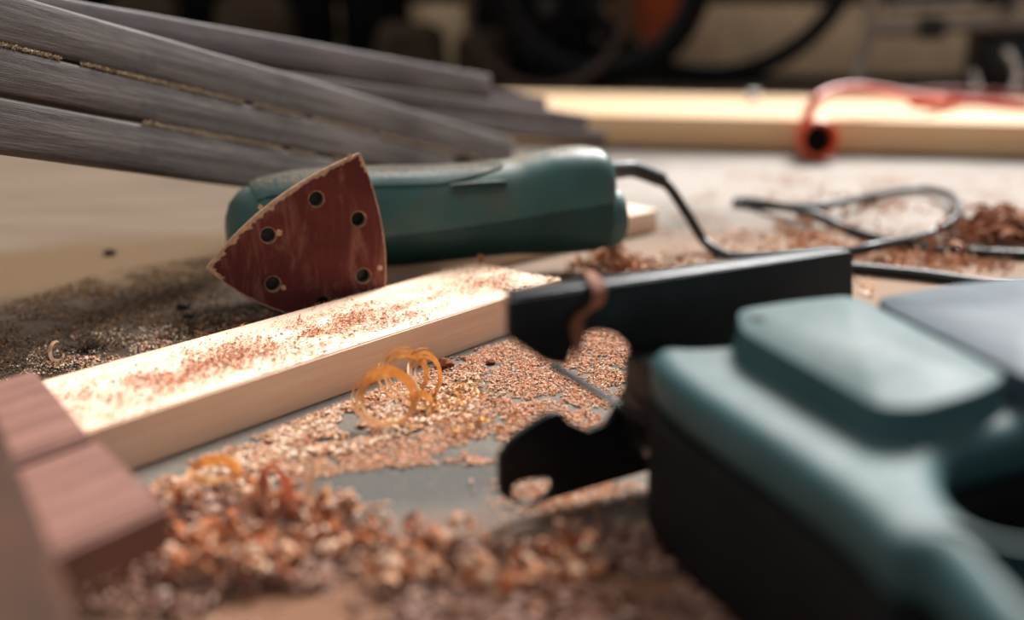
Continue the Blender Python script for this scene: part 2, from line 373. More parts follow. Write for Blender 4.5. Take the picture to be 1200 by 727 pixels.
# ------------------------------------------------------------ background: wheels, bags, stand
def wheel(name, px, R, tyre, ymid, lab, tyre_mat, zrot=0, lean=.0, spokes=20):
    g = at(px, 96, 0); root = tag(empty(name, (g.x, ymid, 0)), lab, 'wheel', 'bicycle wheels by the back wall')
    mw = Matrix.Translation((g.x, ymid, R+.001)) @ Matrix.Rotation(zrot, 4, 'Z') @ Matrix.Rotation(math.pi/2 - lean, 4, 'X')
    def ring(r, t, m, sg=48, cs=12):
        return tube([V((r*math.cos(2*math.pi*k/sg), r*math.sin(2*math.pi*k/sg), 0)) for k in range(sg)], t, m, cs, 0, True)
    part('tyre', ring(R-tyre, tyre, tyre_mat), root, mw)
    part('rim', ring(R-2.1*tyre, tyre*.35, 'black_paint'), root, mw)
    part('hub', lathe([(0, -.04), (.012, -.04), (.02, -.03), (.012, -.026), (.012, .026), (.02, .03), (.012, .04), (0, .04)], 'black_paint', 16), root, mw)
    for k in range(spokes):
        a = 2*math.pi*k/spokes; s = 1 if k % 2 else -1
        part('spoke', tube([V((.018*math.cos(a+.6*s), .018*math.sin(a+.6*s), .028*s)), V(((R-2.4*tyre)*math.cos(a), (R-2.4*tyre)*math.sin(a), 0))], .001, 'black_paint', 5, 0), root, mw)
wheel('bicycle_wheel', 822, .335, .017, 2.44, 'largest black bicycle tyre standing in front of the beige wall base', plain('tyre_rubber', (14, 14, 14), .85, .2), .05)
wheel('bicycle_wheel', 690, .235, .024, 2.34, 'fat black tyre left of the largest wheel, beside the orange cloth', 'tyre_rubber', -.08)
wheel('bicycle_wheel', 636, .165, .008, 2.28, 'small thin brown-tyred wheel in front of the black bag', plain('brown_rubber', (70, 48, 36), .6), .02)
def blob(name, loc, dims, mat, lab, cat, seed=0, amp=.18, group=None, sq=2.6):
    bm = bmesh.new(); bmesh.ops.create_icosphere(bm, subdivisions=4, radius=1)
    for v in bm.verts:
        c = v.co.copy(); m = (abs(c.x)**sq+abs(c.y)**sq+abs(c.z)**sq)**(1/sq); c = c/m
        c *= 1 + amp*noise.noise(c*1.7+V((seed, 0, 0))) + amp*.4*noise.noise(c*5+V((0, seed, 0)))
        v.co = V((c.x*dims[0]/2, c.y*dims[1]/2, max(c.z*dims[2]/2, -dims[2]*.46)+dims[2]*.46))
    me = bpy.data.meshes.new('m'); bm.to_mesh(me); bm.free(); finish(me, mat, 60)
    return tag(part(name, me, None, Matrix.Translation(loc)), lab, cat, group)
def gx(px, Y, z=.1): return (px-600)/F * (Y*math.cos(PITCH) + (H-z)*math.sin(PITCH))
blob('black_bag', (gx(622, 2.53), 2.53, .0), (.27, .11, .34), 'dark_cloth', 'black soft bag slumped behind the small thin wheel', 'bag', 3)
blob('black_sack', (gx(352, 2.52), 2.52, .0), (.145, .12, .34), 'dark_cloth', 'tall black sack behind the left half of the slatted panels', 'sack', 5)
blob('black_sack', (gx(440, 2.54), 2.54, .0), (.145, .10, .34), 'dark_cloth', 'black sack standing behind the tan bundle, left of the black bag', 'sack', 8)
for px, Y, z, dm, lab, sd in ((480, 2.38, 0, (.15, .09, .14), 'dull tan paper bundle standing right of the tall black sack', 2), (566, 2.42, 0, (.12, .08, .12), 'tan crumpled paper behind the small thin wheel, left of the bag', 6),
        (300, 2.42, 0, (.17, .10, .20), 'tan cardboard bundle behind the front slatted panel', 9), (170, 2.44, .0, (.16, .1, .2), 'dull tan bundle at the far left behind the slats', 12)):
    blob('paper_bundle', (gx(px, Y), Y, z), dm, 'tan_card', lab, 'bundle', sd, .1, 'tan bundles by the back wall', 3.5)
blob('dark_crate', (gx(60, 2.56), 2.56, 0), (.4, .07, .4), 'dark_cloth', 'dark shape standing at the far left behind the slats', 'crate', 14, .05, None, 6)
blob('dark_crate', (gx(240, 2.56), 2.56, 0), (.11, .06, .4), 'dark_cloth', 'narrow dark upright shape between two tan bundles', 'crate', 15, .05, None, 6)
blob('orange_cloth', (gx(772, 2.52), 2.52, .07), (.09, .06, .22), plain('orange_cloth_m', (170, 72, 30), .9), 'orange cloth hanging between the fat black tyre and the largest wheel', 'cloth', 20, .15)
blob('yellow_cloth', (gx(730, 2.54), 2.54, .085), (.06, .05, .12), plain('yellow_cloth_m', (130, 88, 36), .9), 'small yellow brown cloth left of the orange cloth', 'cloth', 21, .15)
blob('dark_bundle', (gx(722, 2.54), 2.54, .0), (.10, .07, .10), 'dark_cloth', 'dark bundle on the floor under the yellow brown cloth', 'bundle', 25, .15)

# tube stand at right
Ys = 2.15
def bg(x, y, Y=Ys): d = ray(x, y); return O + d*(Y/d.y)
st = tag(empty('metal_stand', (bg(1020, 80).x, Ys, 0)), 'grey tubular metal stand with black clamp at top right', 'stand')
leg0 = at(1003, 96, 0); 
part('leg', tube([V((bg(1003, 90).x, Ys-.02, .0)), bg(1008, 75), bg(1020, 32), bg(1022, -10), bg(1021, -200)], .012, 'grey_tube', 16, 6), st)
part('crossbar', tube([bg(1024, 34), bg(1080, 31), bg(1150, 28), bg(1290, 24)], .0145, 'grey_tube', 16, 4), st)
part('crossbar', tube([bg(1040, 10), bg(1110, 6), bg(1290, -2)], .010, 'grey_tube', 16, 4), st)
part('leg', tube([V((bg(1262, 90).x, Ys, 0)), bg(1252, 30), bg(1246, -200)], .012, 'grey_tube', 16, 6), st)
part('brace', tube([bg(1150, 28), bg(1180, 15), bg(1215, -40)], .011, 'grey_tube', 16, 6), st)
mw = frame(bg(1074, 46) - V((0, .03, 0)), (1, 0, 0), (0, 0, 1))
part('clamp', box_me(.044, .05, .042, 'black_paint', .008), st, mw)
part('clamp', box_me(.06, .05, .03, 'black_paint', .008), st, frame(bg(1146, 8)-V((0, .03, 0)), (1, 0, 0), (0, 0, 1)))
mw = frame((bg(1152, 100, 2.2).x, 2.19, 0), (1, 0, 0), (0, 0, 1))
tb = tag(empty('black_toolbox', (bg(1152, 100, 2.2).x, 2.19, 0)), 'black upright toolbox at the right edge behind chrome rods', 'toolbox')
part('case', box_me(.22, .12, .125, 'black_paint', .006), tb, mw); part('lid', box_me(.224, .124, .022, 'black_paint', .005), tb, mw @ Matrix.Translation((-.002, -.002, .127)))
cs = tag(empty('chrome_rack', (bg(1160, 100, 1.95).x, 1.95, 0)), 'bent bright chrome rods standing behind the pine boards at right', 'rack')
part('rod', tube([V((bg(1183, 110, 1.95).x, 1.95, 0)), bg(1180, 122, 1.95), bg(1192, 88, 1.95), bg(1179, 58, 1.95)], .0075, 'chrome', 14, 8), cs)
part('rod', tube([V((bg(1150, 110, 1.95).x, 1.95, 0)), bg(1148, 120, 1.95), bg(1144, 100, 1.95), bg(1139, 84, 1.95)], .0075, 'chrome', 14, 8), cs)
part('foot_bar', tube([V((bg(1140, 110, 1.95).x, 1.95, .0062)), V((bg(1290, 110, 1.95).x, 1.95, .0062))], .006, 'chrome', 12, 0), cs)

# ------------------------------------------------------------ slatted panels
def slat_panel(vp, sfun, slats, x_left, lab, dust, braces, th=.014, back=None, leg_x=-200):
    """slats: (x of the right end, slope top, slope bottom, material); all planes run along one direction"""
    D = ray(*vp).normalized()
    def P(x, k): return dep(x, vp[1] - (vp[0]-x)*k, F/sfun(x))
    A, B = P(200, slats[0][1]), P(200, slats[-1][2])
    W = B-A; W = (W - D*W.dot(D)).normalized(); N = D.cross(W)
    away = N if N.y > 0 else -N
    R3 = Matrix((D, W, N)).transposed().to_4x4()
    root = tag(empty('slatted_panel', (A.x, A.y, 0)), lab, 'slatted panel', 'weathered slatted panels')
    zs = 0 if away == N else -th
    for xe, k1, k2, mt in slats:
        a, e = P(x_left, k1), P(xe, k1); wd = (P(200, k2)-P(200, k1)).dot(W)
        mw = Matrix.Translation(a) @ R3 @ Matrix.Translation((0, 0, zs))
        part('slat', box_me((e-a).length, wd, th, mt, .0024, 3, sub=30, jitter=.0009), root, mw)
    for xb, k1, k2 in braces:
        a = P(xb, k1); wd = (P(xb, k2)-a).dot(W)
        mw = Matrix.Translation(a + away*(th+.0004)) @ R3 @ Matrix.Translation((0, 0, 0 if zs == 0 else -.014))
        part('crosspiece', box_me(.030, wd, .014, slats[0][3], .002), root, mw)
    if back:
        xa, xe, k1, k2 = back; a, e = P(xa, k1), P(xe, k1); wd = (P(200, k2)-P(200, k1)).dot(W)
        part('rail', box_me((e-a).length, wd, .012, slats[0][3], .002), root, Matrix.Translation(a + away*(th+.001)) @ R3 @ Matrix.Translation((0, 0, 0 if zs == 0 else -.012)))
    a = P(leg_x, slats[0][1]+(slats[0][2]-slats[0][1])*.5); g = V((a.x, a.y+.02, 0)); a = a + away*(th+.012)        # leg that props the raised end, outside the frame
    part('leg', box_me((a-g).length, .03, .02, slats[0][3], .002), root, frame(g, a-g, (0, 1, 0)))
    pos = []
    for xa, xe, k in dust:
        a, e = P(xa, k), P(xe, k); L = (e-a).length; n = int(L*16000)
        u = rs.uniform(0, 1, n); keep = np.array([noise.noise(V((q*L*45, k*50, 1))) > -.28 for q in u]); u = u[keep]; n = len(u)
        pos.append(np.array(a)[None] + np.outer(u*L, np.array(D)) + np.outer(rs.normal(0, .0006, n), np.array(W)) + np.outer(np.abs(rs.normal(0, .0008, n))-.0002, np.array(away)))
    if pos:
        pos = np.concatenate(pos); o = flakes('gap_dust', pos, rs.uniform(.0005, .0013, len(pos)), 'beige', 1, (.5, .9), root)
    return P, D, W, away
sf1 = lambda x: 2200*(1250-x)/1250
Pf = slat_panel((1250, 350), sf1, [(603, .2896, .2400, 'weathered_wood'), (532, .2372, .1930, 'weathered_wood'), (498, .1890, .1375, 'weathered_wood')], -260,
    'front weathered grey slatted panel rising to the left behind the sander', [(-60, 560, .2384), (140, 440, .1908)], [(560, .28, .20), (300, .27, .15)], leg_x=-256)
sf2 = lambda x: 1440*(1305-x)/925
slat_panel((1305, 221), sf2, [(576, .1827, .1440, 'weathered_wood_far'), (690, .1422, .1150, 'weathered_wood_far'), (711, .1138, .0900, 'weathered_wood_far')], -240,
    'rear weathered grey slatted panel whose end reaches the pine boards', [], [(540, .17, .10)], .014, (430, 655, .167, .14), -225)

# ------------------------------------------------------------ battens
BT = .0235
n1, n2 = at(108, 504.5, BT), at(658, 328, BT)
bd = (n2-n1).normalized(); bn = V((-bd.y, bd.x, 0)); bw = .0735
near0 = n1 - bd*.16; L1 = (n2-near0).length
bm_ = frame(V((near0.x, near0.y, 0)), bd, (0, 0, 1))
bat = tag(empty('pine_batten', (n1.x, n1.y, 0)), 'pale pine batten strewn with sawdust, running in front of the sander', 'batten')
def rough_end_board(L, W, T, mat, seed):
    bm = bmesh.new(); bmesh.ops.create_cube(bm, size=1)
    for v in bm.verts: v.co = V(((v.co.x+.5)*L, (v.co.y+.5)*W, (v.co.z+.5)*T))
    fe = [f for f in bm.faces if f.normal.x > .9]
    bmesh.ops.subdivide_edges(bm, edges=[e for f in fe for e in f.edges], cuts=40, use_grid_fill=True)
    for v in bm.verts:
        if v.co.x > L-1e-5: v.co.x += .0028*noise.noise(V((v.co.y*420, v.co.z*200, seed)))*(1 if v.co.z > T*.3 else .5) + .004*noise.noise(V((v.co.y*60, 0, seed)))
    bmesh.ops.bevel(bm, geom=[e for e in bm.edges if e.calc_length() > L*.5], offset=.0009, segments=2, affect='EDGES')
    me = bpy.data.meshes.new('m'); bm.to_mesh(me); bm.free(); finish(me, mat); return me
part('board', rough_end_board(L1, bw, BT, 'pine', 3), bat, bm_)
# torn fibres on the sawn end
fv = []
for k in range(60):
    y = rs.uniform(.002, bw-.001); fv.append(tuple(bm_ @ V((L1+rs.uniform(-.003, .001), y, BT-rs.uniform(-.0005, .0012)))))
curls('torn_fibres', fv, rs.uniform(.0005, .0016, 60), 'pale', 6, (.2, .7), bat, wid=(.2, .6))
# sawdust streak on top of the batten
def on_batten(n, lo, hi, cy, sy, pw=1):
    u = lo + (hi-lo)*rs.uniform(0, 1, n)**pw; y = np.clip(rs.normal(cy, sy, n), .002, bw-.002)
    mod = np.array([noise.noise(V((a*60, b*110, 2)))*.6 + noise.noise(V((a*22, b*50, 7)))*.5 for a, b in zip(u, y)]); k = mod > rs.normal(.02, .30, len(u))
    return np.array([tuple(bm_ @ V((a, b, BT+.0004+abs(rs.normal(0, .0006))))) for a, b in zip(u[k], y[k])])
uA = (n1-near0).length
pA = on_batten(9000, uA-.03, uA+.21, .032, .0135); pB = on_batten(11000, uA+.05, L1-.03, .033, .0115)
flakes('sawdust', pA, rs.uniform(.0006, .0022, len(pA)), 'dust', 2, parent=bat)
flakes('sawdust', pB, rs.uniform(.0004, .0013, len(pB)), 'dust', 2, parent=bat)
pC = on_batten(2200, uA-.02, L1-.01, .035, .03); flakes('sawdust', pC, rs.uniform(.0004, .0010, len(pC)), 'orange', 2.5, parent=bat)
pD = on_batten(1500, L1-.045, L1-.001, .036, .025); flakes('sawdust', pD, rs.uniform(.0005, .0022, len(pD)), 'pale', 1, parent=bat)

c0, c1 = at(453, 343, 0), at(770, 271, 0); c0.z = c1.z = 0
dd = (c1-c0).normalized(); dn = V((-dd.y, dd.x, 0))
tag(part('pine_batten', box_me((c1-c0).length+.015, .046, .0188, 'pine', .001), None, frame(c0-dd*.015, dd, (0, 0, 1))), 'second shorter pine batten lying under the sander, its end showing right of it', 'batten')

# ------------------------------------------------------------ stained boards lower left
g0, g1 = at(112, 513, .04), at(20, 546, .04); SD = (g1-g0).normalized()
def prism(a, b, D, L, z0, z1, mat, bev=.0015):
    """board whose sawn end runs from a to b and which continues along D"""
    Yd = V((-D.y, D.x, 0)); inv_ = frame((a.x, a.y, 0), D, (0, 0, 1)).inverted(); bm = bmesh.new()
    P = [inv_ @ V((p.x, p.y, 0)) for p in (a, b, b+D*L, a+D*L)]
    lo = [bm.verts.new((p.x, p.y, z0)) for p in P]; hi = [bm.verts.new((p.x, p.y, z1)) for p in P]
    for k in range(4): bm.faces.new((lo[k], lo[(k+1) % 4], hi[(k+1) % 4], hi[k]))
    bm.faces.new(lo); bm.faces.new(hi); bmesh.ops.recalc_face_normals(bm, faces=bm.faces)
    bmesh.ops.bevel(bm, geom=bm.edges[:], offset=bev, segments=3, affect='EDGES')
    me = bpy.data.meshes.new('m'); bm.to_mesh(me); bm.free(); finish(me, mat); return me, frame((a.x, a.y, 0), D, (0, 0, 1))
sfm = tag(empty('stained_slat_frame', (g1.x, g1.y, 0)), 'pinkish brown stained slat frame whose two slat ends lie on the near batten end', 'slatted frame')
me, mw = prism(at(41, 433, .04), at(107, 510, .04), SD, .34, .0242, .0400, 'stained_wood'); part('slat', me, sfm, mw)
me, mw = prism(at(115, 515, .04), at(198, 591, .04), SD, .34, .0242, .0400, 'stained_wood'); part('slat', me, sfm, mw)
ca, cb = at(10, 520, .058), at(100, 735, .058); CD = (cb-ca).normalized(); CL = V((CD.y, -CD.x, 0))
if CL.x > 0: CL = -CL
ca = ca - CD*.10
me, mw = prism(ca, ca + CL*.06, CD, .26, .0403, .058, 'brown_wood'); rl_ = part('crosspiece', me, sfm, mw); rl_['label'] = 'darker brown crosspiece blurred at the bottom left'
ce = ca + CD*.22 + CL*.02; me, mw = prism(ce, ce + CL*.03, CD, .03, .0005, .0401, 'brown_wood'); part('foot', me, sfm, mw)

# ------------------------------------------------------------ delta sander
azn, eln = math.radians(22), math.radians(3)
pn = V((math.sin(azn)*math.cos(eln), -math.cos(azn)*math.cos(eln), math.sin(eln)))
pB = at(442, 379, .0015)
Lc, Tc = onplane(243, 315, pB, pn), onplane(421, 180, pB, pn)
Cc = (Lc+Tc+pB)/3
head, rear = dep(266, 262, .703), dep(702, 231, .797)
ax = (rear-head).normalized()
sp_ = frame(Cc, ax, pn)                          # local x along the body, y up, z out of the sanding face
inv = sp_.inverted()
def pl(x, y):
    q = inv @ onplane(x, y, Cc, pn); return (q.x, q.y)
sander = tag(empty('delta_sander', (Cc.x, Cc.y, 0)), 'dusty green delta sander lying on its side with red sandpaper facing us', 'sander')
def bulge(a, b, mid, n=14):
    a, b, m = V(a), V(b), V(mid); c = m*2 - (a+b)/2; out = []
    for k in range(n):
        u = k/n; out.append(a*(1-u)**2 + c*2*u*(1-u) + b*u*u)
    return out
l2, t2, b2 = pl(243, 315), pl(422, 180), pl(446, 378)
oe = bulge(l2, t2, pl(322, 236)) + bulge(t2, b2, pl(450, 283)) + bulge(b2, l2, pl(336, 367))
cen = V((0, 0))
for p_ in oe: cen += p_
cen /= len(oe)
def wob(pts, amp, inset, seed, f=1.0):
    out = []
    n = len(pts)
    fine = []
    for i in range(n):
        for k in range(5): fine.append(pts[i].lerp(pts[(i+1) % n], k/5))
    for i, p_ in enumerate(fine):
        d = (p_-cen).normalized(); a_ = amp(p_) if callable(amp) else amp; i_ = inset(p_) if callable(inset) else inset
        out.append(p_ - d*(i_ + a_*abs(noise.noise(V((p_.x*330*f, p_.y*330*f, seed))))))
    return [(q.x, q.y) for q in out]
side = lambda p_: (V(t2)-V(l2)).normalized().cross(V((p_.x, p_.y))-V(l2))    # ~0 along the worn upper left edge
def circ(c, r, n=28): return [(c[0]+r*math.cos(2*math.pi*k/n), c[1]+r*math.sin(2*math.pi*k/n)) for k in range(n)]
holes = [pl(371, 233.5), pl(420.5, 257), pl(314.5, 276), pl(320, 333), pl(426, 323.5), pl(378.5, 356)]
HR = .0044
worn = lambda p_: .0046 if abs(side(p_)) < .010 else .0008
insw = lambda p_: .0014 if abs(side(p_)) < .010 else .0003
pad = part('sanding_pad', slab([[(q.x, q.y) for q in oe]] + [circ(h, HR) for h in holes], -.0065, -.0012, 'foam_pad', .0006, mw=None), sander, sp_)
part('paper_backing', slab([wob(oe, .0005, -.0006, 4)] + [circ(h, HR*1.03) for h in holes], -.0011, -.0003, 'paper_backing', .0002), sander, sp_)
sheet = part('sandpaper', slab([wob(oe, worn, insw, 9)] + [[(q[0]+(.00035*noise.noise(V((q[0]*900, q[1]*900, 3)))), q[1]) for q in circ(h, HR*1.12)] for h in holes], -.0002, .0003, 'red_grit', .0001), sander, sp_)
sheet['label'] = 'worn dark red sandpaper sheet with holes and a frayed edge'
# small bare tears beside holes
tears = []
for (x, y), s_ in (((327, 273), 1.2), ((332, 337), 1.0), ((445, 314), 1.1), ((410, 184), 1.0), ((305, 243), .9)):
    c_ = pl(x, y); m_ = [(c_[0] + s_*.0022*math.cos(a)*(.6+.8*abs(noise.noise(V((a, x, 0))))), c_[1] + s_*.0022*math.sin(a)*(.6+.9*abs(noise.noise(V((x, a, 5)))))) for a in [k*2*math.pi/14 for k in range(14)]]
    t_ = part('torn_patch', slab([m_], .0003, .00045, 'paper_backing', .00005, 1), sheet, sp_)
# backing plate and oscillating head behind the pad
pc = [((q-cen)*.86+cen) for q in oe]
part('pad_carrier', slab([[(q.x, q.y) for q in pc]], -.0130, -.0066, 'black_paint', .001), sander, sp_)
# body: lofted along the axis; offset from the pad plane
hl, rl = inv @ head, inv @ rear
LB = rl.x - hl.x
def sect(x, cy, cz, ry, rz, e=2.4, n=40, ridge=0):
    out = []
    for k in range(n):
        a = 2*math.pi*k/n; c_, s_ = math.cos(a), math.sin(a)
        yy = math.copysign(abs(s_)**(2/e), s_)*ry; zz = math.copysign(abs(c_)**(2/e), c_)*rz
        out.append(V((x, cy+yy, cz+zz)))
    return out
# station: x fraction, centre y, half height, half depth, exponent
def lerp(a, b, u): return a+(b-a)*u
st_ = [(0, -.006, .011, .012, 2), (.012, -.0055, .0185, .020, 2.1), (.035, -.0045, .0240, .027, 2.2), (.08, -.002, .0280, .031, 2.4), (.16, -.001, .0305, .033, 2.5), (.28, -.001, .0320, .033, 2.5),
       (.42, -.003, .0325, .0315, 2.5), (.55, -.0035, .0318, .0300, 2.5), (.66, -.003, .0318, .0300, 2.4), (.74, -.002, .0330, .0305, 2.3), (.83, -.0005, .0362, .032, 2.4), (.90, .000, .0372, .033, 2.6), (.96, .000, .0370, .033, 2.8), (.985, .000, .0358, .0315, 2.8), (1.0, 0, .0325, .028, 2.8)]
secs = []
fine = []
for a_, b_ in zip(st_, st_[1:]):
    m_ = max(2, int((b_[0]-a_[0])*60))
    for k in range(m_):
        u = k/m_; fine.append(tuple(lerp(p_, q_, u) for p_, q_ in zip(a_, b_)))
fine.append(st_[-1])
for fr_, cy, ry, rz, e in fine:
    x = hl.x + LB*fr_; by = lerp(hl.y, rl.y, fr_); bz = lerp(hl.z, rl.z, fr_)
    S = sect(x, by+cy, bz, ry, rz, e, 72)
    # recessed joint line between the two shell halves, and a raised spine on top
    T_ = []
    for p_ in S:
        dy = (p_.y - (by+cy))/ry; r_ = V((0, p_.y-(by+cy), p_.z-bz))
        groove = 0
        T_.append(p_)
    secs.append(T_)
body = part('housing', loft(secs, 'sander_green', True, 50), sander, sp_)
# spine shell on top, sliding out of the rear collar
def strip(f0, f1, y0, y1, dz, mat, name, n=24, thick=.0016):
    """a raised shell band following the near side of the body between heights y0..y1 (fractions of half height)"""
    def surf(fr_, v):
        for a_, b_ in zip(st_, st_[1:]):
            if a_[0] <= fr_ <= b_[0]:
                u = (fr_-a_[0])/(b_[0]-a_[0]); q_ = tuple(lerp(s1, s2, u) for s1, s2 in zip(a_, b_)); break
        _, cy, ry, rz, e = q_
        th_ = math.asin(max(-1, min(1, math.copysign(abs(v)**(e/2), v)))) if abs(v) < 1 else math.copysign(math.pi/2, v)
        if v > 1: th_ = math.pi/2 + (v-1)*math.pi/2
        c_, s_ = math.cos(th_), math.sin(th_)
        return V((hl.x+LB*fr_, lerp(hl.y, rl.y, fr_)+cy+math.copysign(abs(s_)**(2/e), s_)*(ry+dz), lerp(hl.z, rl.z, fr_)+math.copysign(abs(c_)**(2/e), c_)*(rz+dz)))
    m_ = 14; bm = bmesh.new(); g = [[bm.verts.new(surf(lerp(f0, f1, i/n), lerp(y0(i/n) if callable(y0) else y0, y1(i/n) if callable(y1) else y1, j/m_))) for j in range(m_+1)] for i in range(n+1)]
    for i in range(n):
        for j in range(m_): bm.faces.new((g[i][j], g[i+1][j], g[i+1][j+1], g[i][j+1]))
    ret = bmesh.ops.solidify(bm, geom=bm.faces[:], thickness=thick); bmesh.ops.recalc_face_normals(bm, faces=bm.faces)
    me = bpy.data.meshes.new('m'); bm.to_mesh(me); bm.free(); finish(me, mat, 40); return part(name, me, sander, sp_)
strip(.06, .70, lambda u: .70 + .22*max(0, u-.7)/.3, 1.62, .0011, 'sander_green', 'top_shell')
strip(.02, .985, -.985, lambda u: -.42 + .40*u, .0005, 'sander_green', 'lower_shell', 40, .0010)
# recessed slot with embossed bar on the flank
def flank(px, py, back=.0):
    """point on the near flank under a pixel"""
    q = onplane(px, py, sp_ @ V((0, 0, (hl.z+rl.z)/2 + .033)), pn); return inv @ q
s0, s1 = flank(534, 221), flank(592, 217)
slot = []
for k in range(12):
    a = math.pi/2 + math.pi*k/11; slot.append((s0.x + .0028*math.cos(a), s0.y + .0028*math.sin(a)))
for k in range(12):
    a = -math.pi/2 + math.pi*k/11; slot.append((s1.x + .0028*math.cos(a), s1.y + .0028*math.sin(a)))
def fz(x, v=.35):
    fr_ = (x-hl.x)/LB; return lerp(hl.z, rl.z, fr_)
mid = (s0+s1)/2; zf = fz(mid.x)
part('badge_rim', slab([slot, [(lerp(mid.x, a_, .94), lerp(mid.y, b_, .72)) for a_, b_ in slot]], zf+.0272, zf+.0302, 'sander_green', .0004), sander, sp_)
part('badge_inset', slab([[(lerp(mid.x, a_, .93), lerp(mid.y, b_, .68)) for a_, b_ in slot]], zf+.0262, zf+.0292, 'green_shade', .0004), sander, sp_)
# round rear cap below the cord outlet
rc = sp_ @ V((rl.x-.001, rl.y-.0135, rl.z+.007))
part('dust_port', lathe([(0, -.004), (.0215, -.004), (.0225, 0), (.0225, .006), (.0205, .0105), (.015, .0125), (0, .013)], 'sander_green', 40), sander, frame(rc, sp_.to_3x3() @ V((0, 1, 0)), ax))
# cord with a bend sleeve
e0 = sp_ @ V((rl.x-.004, rl.y+.0185, rl.z)); e1 = dep(744, 199, .835); e2 = dep(776, 211, .85)
part('bend_sleeve', tube([e0, dep(726, 199, .822), e1, e2], lambda u: .0070-.0012*u, 'black_rubber', 20, 8), sander)
cz = .0040
path = [e2 - V((.002, 0, 0)), dep(786, 222, .86), dep(806, 252, .865), dep(826, 283, .865), at(850, 299, cz), at(885, 302, cz), at(930, 301, cz+.002), at(985, 297, cz+.004), dep(1030, 288, .83), dep(1085, 276, .90), at(1115, 260, .012), at(1123, 245, .012), at(1112, 229, .010),
        at(1075, 222, .006), at(1030, 228, .008), at(980, 239, .012), at(930, 243, .010), at(885, 241, cz), at(864, 237.5, cz), at(872, 235, cz), at(920, 243, .0105), at(950, 250, .012), at(985, 265, cz), at(1022, 278, cz), at(1080, 290, cz), at(1140, 296, cz), at(1200, 299, cz), at(1330, 306, cz)]
part('cord', tube(path, .0039, 'black_rubber', 14, 9), sander)

# ------------------------------------------------------------ jigsaw
sh0, sh1 = at(600, 347, .09), at(1000, 292, .09)
U = (sh1-sh0).normalized(); VV = V((U.y, -U.x, 0))               # VV points from the shoe to the camera side
jig = tag(empty('jigsaw', (.11, .33, 0)), 'blue green jigsaw with black steel shoe lying on its side, blurred in the foreground', 'jigsaw')
sm_ = frame(sh0, U, VV)
flip = (sm_.to_3x3() @ V((0, 1, 0))).z
def ps(x, y):
    q = sm_.inverted() @ onplane(x, y, sh0, VV); return (q.x, q.y)
shoe = [(596, 352), (1000, 294), (1000, 480), (750, 556), (625, 593), (604, 592), (586, 580), (585, 535), (603, 511), (640, 487), (657, 482), (668, 496), (690, 506), (712, 497), (723, 478), (736, 455), (743, 430), (739, 405), (723, 391), (703, 387), (685, 392), (673, 406), (665, 429), (640, 425), (612, 406), (596, 396)]
def r2(pts, n=2): return smoothpoly(pts, n)
so_ = roundpoly([ps(*q) for q in shoe], .0022); wi = r2([ps(*q) for q in [(601, 586), (601, 568), (620, 563), (646, 560), (648, 574), (640, 583), (618, 591)]])
part('shoe', slab([so_, wi], -.003, 0, 'black_paint', .0008), jig, sm_)
part('shoe_flange', box_me(.160, .011, .0028, 'black_paint', .0012), jig, frame(sh0 + U*.002 - VV*.0005 - V((0, 0, .0030)), U, (0, 0, 1)))
# blade: starts in the guide and points away from the camera
bs = onplane(724, 467, sh0, VV); be = bs
part('blade', box_me(.072, .0045, .0013, 'black_paint', .0003), jig, frame(bs + VV*.028 - U*.002, -VV, (0, 0, 1)))
gp = onplane(745, 470, sh0, VV)
part('blade_guide', box_me(.026, .030, .034, 'black_paint', .003), jig, frame(gp + V((0, 0, -.012)) + VV*.031 - U*.008, U, (0, 0, 1)))
part('guide_roller', lathe([(0, -.006), (.0075, -.006), (.009, -.005), (.009, .005), (.0075, .006), (0, .006)], 'steel', 24), jig, Matrix.Translation(gp + VV*.010 + V((0, 0, -.010)) + U*.002) @ sm_.to_3x3().to_4x4() @ Matrix.Rotation(math.pi/2, 4, 'Y'))
M['green_dark'] = plain('green_dark', (52, 58, 50), .5, .4, var=.25, scale=30)
def z2(pts, z, n=2): return smoothpoly([(at(x, y, z).x, at(x, y, z).y) for x, y in pts], n)
def uv(u, v): p_ = sh0 + U*u + VV*v; return (p_.x, p_.y)
body = [(at(*q, .07).x, at(*q, .07).y) for q in [(762, 407), (768, 430), (800, 456), (850, 489), (900, 521), (1000, 591), (1045, 637), (1092, 640), (1120, 672), (1170, 735)]]
body += [uv(-.004, .232), uv(.020, .246), uv(.10, .245), uv(.165, .232), uv(.200, .20), uv(.207, .15), uv(.205, .075), uv(.192, .052), uv(.12, .044), uv(.06, .032)]
hole = [(at(*q, .07).x, at(*q, .07).y) for q in [(1104, 566), (1106, 538), (1128, 519), (1180, 508)]] + [uv(.135, .142), uv(.160, .155), uv(.158, .185), uv(.135, .200), uv(.08, .203), uv(.050, .196)] + [(at(1160, 625, .07).x, at(1160, 625, .07).y), (at(1125, 600, .07).x, at(1125, 600, .07).y)]
RB, RH = roundpoly(body, .012), roundpoly(hole, .014)
part('housing', slab([RB, RH], .052, .0715, 'jigsaw_green', .0075, 8), jig)
part('lower_housing', slab([RB, RH], .004, .0518, 'black_lower', .004, 4), jig)  # lower part of the housing, plain black below the green top
pl1 = [(863, 363), (925, 353), (992, 346), (1014, 353), (1090, 392), (1183, 440), (1150, 458), (1078, 478), (1030, 477), (985, 452), (920, 417), (868, 388)]
